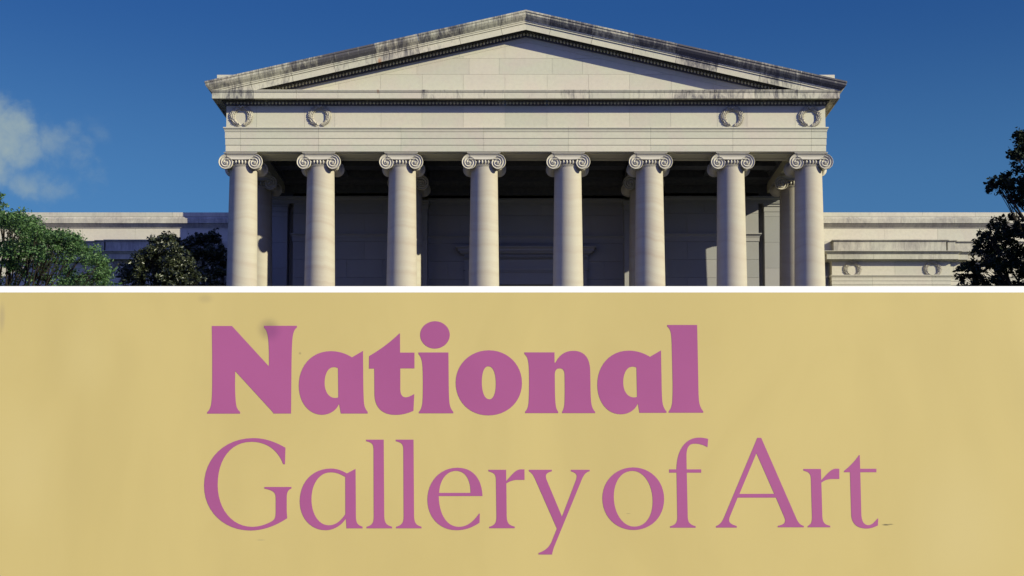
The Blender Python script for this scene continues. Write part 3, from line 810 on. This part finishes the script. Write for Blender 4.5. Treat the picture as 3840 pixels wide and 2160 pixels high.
# dark tree on the right edge
YR = -34.0; cl = []
pts_ = [(3830, 505, .2), (3850, 560, .3), (3810, 590, .16), (3800, 575, .12), (3870, 640, .3), (3715, 690, .12), (3740, 675, .14), (3712, 715, .1), (3770, 670, .14), (3765, 700, .13), (3800, 690, .2), (3840, 700, .25), (3795, 745, .14), (3830, 740, .2),
        (3785, 815, .12), (3750, 830, .14), (3830, 850, .2), (3730, 850, .16), (3690, 880, .16), (3760, 880, .2), (3800, 880, .2), (3668, 905, .12), (3655, 930, .1), (3665, 945, .1), (3710, 930, .2), (3760, 940, .24), (3830, 940, .25), (3700, 975, .16), (3740, 985, .2), (3790, 995, .22), (3840, 1010, .25),
        (3625, 1005, .14), (3600, 1010, .10), (3650, 1000, .14), (3610, 1040, .12), (3650, 1040, .14), (3680, 1010, .14), (3690, 1060, .14), (3740, 1050, .2), (3640, 1075, .14), (3780, 1075, .2), (3830, 1080, .25), (3700, 1110, .25), (3600, 1090, .16), (3640, 1130, .3), (3760, 1140, .35), (3560, 1130, .2)]
for px, py, r in pts_:
    cl.append((W(px, py, YR + rnd.uniform(-.6, .6)), r * .98)); cl.append((W(px + rnd.uniform(5, 40), py + rnd.uniform(-15, 25), YR + rnd.uniform(-.9, .9)), r * .62))
for _ in range(110):
    xx_ = rnd.uniform(3935, 4650); cl.append((W(xx_, rnd.uniform(max(360, 620 - (xx_ - 3935) * .6), 1150), YR + rnd.uniform(-2.6, 2.6)), rnd.uniform(.3, .5)))
base = W(4220, 1100, YR); base.z = 0
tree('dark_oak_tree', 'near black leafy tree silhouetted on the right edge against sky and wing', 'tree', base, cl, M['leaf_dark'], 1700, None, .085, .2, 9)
# ------------------------------------------------------------------ sign
YS = -54.0
sg = empty('museum_sign', (0, YS, 0)); tag(sg, 'wide yellow sign board with purple lettering and a white collage divider in the foreground', 'sign')
m, t, b = mat('yellow_sign_paint')
pos = t.n('ShaderNodeNewGeometry').outputs['Position']
def spot(c, px, py, r, col_, amt, sx=1.0, sz=1.0, soft=.15):
    p = W(px, py, YS); d = t.dist(t.scale(pos, sx, 0, sz), (p.x * sx, 0, p.z * sz))
    return t.mix(t.mr(d, r * soft, r, amt, 0), c, col_)
n = t.noise(t.scale(pos, 1.6, 1, .8), 1.3, 5, .55, .6)
c = t.mix(t.mr(n, .35, .68), (.538, .432, .168), (.508, .406, .156))
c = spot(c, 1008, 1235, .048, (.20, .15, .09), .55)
c = spot(c, 3322, 1968, .017, (.05, .05, .04), .85, 1, 4.5)
c = spot(c, 3340, 1966, .012, (.03, .03, .03), .8, 1, 6)
c = spot(c, 978, 2025, .02, (.3, .26, .14), .5, 1, 7)
c = spot(c, 1125, 1325, .006, (.25, .2, .1), .6)
c = spot(c, 2356, 1926, .01, (.2, .17, .1), .6, 1, 6)
c = spot(c, 8, 1190, .03, (.35, .28, .16), .45, 2.2, .45)
c = spot(c, 3600, 2000, .34, (.57, .47, .215), .4, 1.3, .9, 0)  # broad pale patch, diagonal sheen hinted at in the paint colour
c = spot(c, 90, 1750, .24, (.56, .46, .20), .4, 1.4, .8, 0)
c = spot(c, 330, 1350, .16, (.56, .46, .195), .35, 1.3, .9, 0)
c = spot(c, 770, 1120, .035, (.40, .32, .14), .5, 1, 1.6)
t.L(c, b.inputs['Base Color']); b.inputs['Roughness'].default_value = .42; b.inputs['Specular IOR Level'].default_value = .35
bp = t.n('ShaderNodeBump'); bp.inputs['Strength'].default_value = .22; bp.inputs['Distance'].default_value = .03
t.L(t.noise(t.scale(pos, 1.5, 1, .6), 1.6, 2, .4), bp.inputs['Height']); t.L(bp.outputs[0], b.inputs['Normal'])
M['sign'] = m
m, t, b = mat('purple_lettering')
pos = t.n('ShaderNodeNewGeometry').outputs['Position']
n = t.noise(pos, 2.0, 4, .5)
c = t.mix(t.mr(n, .3, .7), (.355, .092, .232), (.325, .082, .215))
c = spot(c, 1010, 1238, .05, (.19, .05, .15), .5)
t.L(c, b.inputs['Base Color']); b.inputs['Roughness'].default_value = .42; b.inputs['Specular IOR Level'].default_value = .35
M['letter'] = m
XL, XR_ = X(-230, 1600, YS), X(4090, 1600, YS)
zr1, zr0_ = W(PX, 1073, YS).z, W(PX, 1097, YS).z
mb = MB(); mb.box(XL, XR_, 0, .03, .75, zr0_)
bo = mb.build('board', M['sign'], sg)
mb = MB(); mb.box(XL - .03, XR_ + .03, .001, .06, zr0_ + .0005, zr1)
mb.build('collage_divider', M['white'], sg)  # collage divider line, added as a white strip above the board
for s in (-1, 1):
    mb = MB(); mb.tube([(s * 1.45, .075, 0), (s * 1.45, .075, zr1 - .1)], .04, 16); mb.box(s * 1.45 - .1, s * 1.45 + .1, -.02 + .0, .17, 0, .02)
    mb.build('post', M['steel'], sg)
G = {1: (740, 1180), 2: (1680, 1180), 3: (740, 1600), 4: (1600, 1600), 5: (2400, 1600)}
GL = [
('N', 1, "M141 109 L335 109 L693 500 C694 420 693 330 688 260 C683 190 672 155 655 135 L645 124 L645 107 L963 107 L963 124 L950 136 C930 158 921 195 917 260 C912 330 911 420 910 520 L906 955 L738 955 C725 935 710 918 690 898 L366 544 L365 690 C367 790 370 850 380 890 C388 912 400 928 414 938 L414 956 L96 956 L96 939 L106 932 C124 912 134 880 138 840 C143 790 144 740 145 650 L145 400 Z"),
('a', 1, "M1494 412 L1601 349 L1603 600 C1604 700 1605 780 1610 850 C1615 890 1625 915 1646 938 L1646 955 L1387 955 L1371 860 C1345 925 1280 967 1205 967 C1080 967 981 850 981 685 C981 500 1100 352 1290 352 C1370 352 1440 378 1494 412 Z M1360 517 L1363 798 C1352 802 1340 804 1330 804 C1270 804 1230 740 1230 660 C1230 570 1265 507 1320 507 C1335 507 1350 511 1360 517 Z"),
('t', 1, "M1660 400 L1659 521 L1710 521 L1712 770 C1714 890 1780 968 1915 968 C1990 968 2045 948 2088 929 L2096 766 C2070 780 2045 796 2015 798 C1975 798 1962 765 1961 720 L1961 519 L2098 519 L2098 366 L1959 366 L1958 181 L1952 181 C1860 270 1770 335 1660 400 Z"),
('i', 1, "M2296 63 C2375 63 2439 122 2439 195 C2439 268 2375 328 2296 328 C2217 328 2153 268 2153 195 C2153 122 2217 63 2296 63 Z M2137 365 L2426 365 L2428 600 C2429 720 2430 790 2436 850 C2441 890 2452 915 2473 938 L2473 953 L2141 953 L2141 938 C2160 920 2172 890 2176 840 C2180 790 2180 720 2180 640 C2179 560 2178 510 2173 470 C2168 425 2155 400 2137 380 Z"),
('o', 2, "M395 344 C575 344 715 480 715 660 C715 840 575 973 392 973 C210 973 75 840 75 655 C75 480 215 344 395 344 Z M390 499 C440 499 463 570 463 670 C463 760 440 817 400 817 C350 817 327 740 327 650 C327 560 350 499 390 499 Z"),
('n', 2, "M738 364 L1029 364 L1030 463 L1040 463 C1075 390 1130 349 1210 349 C1320 349 1374 420 1374 550 L1376 640 C1377 760 1378 800 1384 850 C1389 890 1400 915 1422 937 L1422 951 L1103 951 L1103 937 C1120 912 1126 880 1127 830 C1129 760 1129 680 1127 580 C1126 540 1112 519 1080 519 C1048 519 1032 540 1032 580 L1033 700 C1034 790 1036 840 1042 880 C1046 905 1053 922 1065 937 L1065 951 L746 951 L746 935 C765 918 776 895 780 840 C784 770 785 680 784 600 C783 530 781 480 775 450 C769 415 758 398 738 378 Z"),
('a', 2, "M1951 407 L2058 344 L2063 620 C2064 720 2066 790 2071 840 C2077 885 2090 912 2111 933 L2111 948 L1850 948 L1835 857 C1808 922 1748 962 1668 962 C1540 962 1443 845 1443 675 C1443 490 1565 347 1745 347 C1825 347 1895 372 1951 407 Z M1821 511 L1827 794 C1817 797 1808 799 1798 799 C1735 799 1693 740 1693 655 C1693 565 1728 502 1785 502 C1798 502 1811 505 1821 511 Z"),
('l', 2, "M2118 99 L2407 99 L2418 640 C2419 730 2420 790 2426 840 C2432 880 2445 908 2466 933 L2466 947 L2133 947 L2133 933 C2152 912 2163 888 2167 840 C2171 780 2172 700 2170 620 L2163 330 C2162 260 2160 220 2154 180 C2147 145 2137 130 2118 114 Z"),
('G', 3, "M852 203 L847 363 L831 363 C780 225 670 146 525 146 C320 146 197 320 197 560 C197 800 340 967 530 967 C610 967 690 935 735 903 C755 885 758 860 758 820 L758 690 C758 635 735 615 649 599 L649 582 L910 582 L910 597 C875 612 864 635 864 690 L864 820 L869 884 C850 897 700 1003 515 1003 C260 1003 66 820 66 570 C66 300 270 110 540 110 C660 110 760 150 852 203 Z"),
('a', 3, "M1445 451 L1529 407 L1532 850 C1532 930 1545 950 1597 965 L1597 982 L1442 982 L1436 887 C1400 945 1330 1000 1240 1000 C1095 1000 990 880 990 720 C990 540 1110 404 1290 404 C1350 404 1400 425 1445 451 Z M1430 487 L1431 845 C1390 905 1340 952 1270 952 C1170 952 1103 840 1103 700 C1103 550 1180 441 1290 441 C1345 441 1390 460 1430 487 Z"),
('l', 3, "M1631 125 L1801 125 L1806 850 C1807 925 1820 950 1882 966 L1882 982 L1636 982 L1636 966 C1690 950 1705 930 1705 870 L1703 220 C1700 165 1690 155 1631 140 Z"),
('l', 3, "M1918 125 L2089 125 L2094 850 C2095 925 2108 950 2166 966 L2166 982 L1921 982 L1921 966 C1975 950 1994 930 1994 870 L1991 220 C1988 165 1975 155 1918 140 Z"),
('e', 4, "M540 670 L117 670 C120 840 190 967 312 967 C400 967 460 905 508 838 L514 840 L511 928 C450 970 380 1000 290 1000 C120 1000 8 870 8 705 C8 530 130 396 295 396 C440 396 532 490 540 670 Z M425 639 C425 510 375 427 285 427 C190 427 125 520 121 639 Z"),
('r', 4, "M598 416 L768 416 L769 524 C830 460 860 412 910 412 L945 412 L946 514 L870 514 C830 517 800 530 770 549 L773 850 C774 930 790 950 851 965 L851 981 L605 981 L605 967 C660 950 675 930 675 870 L670 510 C668 455 650 447 598 431 Z"),
('y', 4, "M989 416 L1210 416 L1210 431 C1160 445 1140 460 1160 515 L1308 870 L1445 510 C1458 465 1450 448 1394 431 L1394 416 L1575 416 L1575 431 C1535 440 1515 470 1495 520 L1230 1165 C1220 1195 1215 1215 1212 1235 L1082 1235 L1082 1219 C1160 1190 1195 1155 1220 1080 L1259 985 L1050 510 C1030 465 1015 445 989 431 Z"),
('o', 4, "M1993 393 C2160 393 2294 520 2294 700 C2294 870 2170 998 2000 998 C1830 998 1698 870 1698 690 C1698 520 1830 393 1993 393 Z M1990 427 C2100 427 2184 560 2184 720 C2184 870 2115 965 2005 965 C1890 965 1808 830 1808 675 C1808 530 1880 427 1990 427 Z"),
('f', 5, "M282 412 L353 412 C353 240 430 105 570 105 C600 105 630 110 659 118 L652 198 C620 180 580 164 530 164 C475 164 449 200 449 280 L451 412 L592 412 L592 444 L452 444 L461 860 C462 925 480 945 538 961 L538 976 L291 976 L291 962 C345 945 361 930 361 870 L354 444 L282 444 Z"),
('A', 5, "M1134 107 L1171 107 L1510 885 C1530 930 1550 950 1583 958 L1583 972 L1332 972 L1332 957 C1395 945 1415 925 1395 875 L1314 685 L944 685 L868 870 C850 925 870 940 935 959 L935 975 L735 975 L735 959 C780 945 800 905 815 870 L1134 107 Z M1125 256 L961 649 L1297 648 Z"),
('r', 5, "M1579 408 L1748 408 L1751 517 C1810 455 1845 405 1895 405 L1925 407 L1926 505 L1850 505 C1810 508 1780 520 1752 541 L1761 850 C1763 925 1778 945 1838 957 L1838 972 L1621 972 L1621 958 C1655 940 1662 925 1662 870 L1652 510 C1650 450 1635 440 1579 424 Z"),
('t', 5, "M1971 426 L1971 440 L2029 440 L2041 850 C2045 940 2100 984 2190 984 C2230 984 2265 972 2298 954 L2302 886 L2295 887 C2270 915 2245 948 2208 951 C2155 950 2140 900 2138 840 L2128 440 L2284 440 L2284 406 L2127 406 L2123 274 L2116 274 C2070 340 2020 390 1971 426 Z"),
]
import re
def glyph(ch, reg, path):
    ox, oy = G[reg]; tk = re.findall(r'[MLCZ]|-?[\d.]+', path); i = 0; loops = []; cur = None; last = None
    def nxt():
        nonlocal i; v = (float(tk[i]), float(tk[i + 1])); i += 2; return v
    while i < len(tk):
        c = tk[i]; i += 1
        if c == 'M': last = nxt(); cur = [last]; loops.append(cur)
        elif c == 'L': last = nxt(); cur.append(last)
        elif c == 'C':
            a, b, d = nxt(), nxt(), nxt()
            for k in range(1, 13):
                t = k / 12; q = 1 - t
                cur.append(tuple(q**3 * last[j] + 3*q*q*t * a[j] + 3*q*t*t * b[j] + t**3 * d[j] for j in (0, 1)))
            last = d
    cu = bpy.data.curves.new('letter', 'CURVE'); cu.dimensions = '2D'; cu.fill_mode = 'BOTH'; cu.extrude = .0002
    for lp in loops:
        if (Vector(lp[0]) - Vector(lp[-1])).length < .5: lp = lp[:-1]
        sp_ = cu.splines.new('POLY'); sp_.points.add(len(lp) - 1); sp_.use_cyclic_u = True
        for k, (x, y) in enumerate(lp):
            w = W(ox + x / 2.576, oy + y / 2.576, YS); sp_.points[k].co = (w.x, w.z, 0, 1)
    tmp = bpy.data.objects.new('tmp', cu); me = bpy.data.meshes.new_from_object(tmp)
    bpy.data.objects.remove(tmp); bpy.data.curves.remove(cu)
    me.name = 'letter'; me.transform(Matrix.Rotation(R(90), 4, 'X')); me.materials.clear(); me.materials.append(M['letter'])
    o = bpy.data.objects.new('letter', me); col.objects.link(o); o.parent = bo; o.location = (0, -.0003, 0)
    o['label'] = ('heavy bold' if reg < 3 else 'light') + ' purple letter ' + ch
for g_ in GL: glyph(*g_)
sc.cycles.diffuse_bounces = 1
sc.render.resolution_x = 1024; sc.render.resolution_y = 576
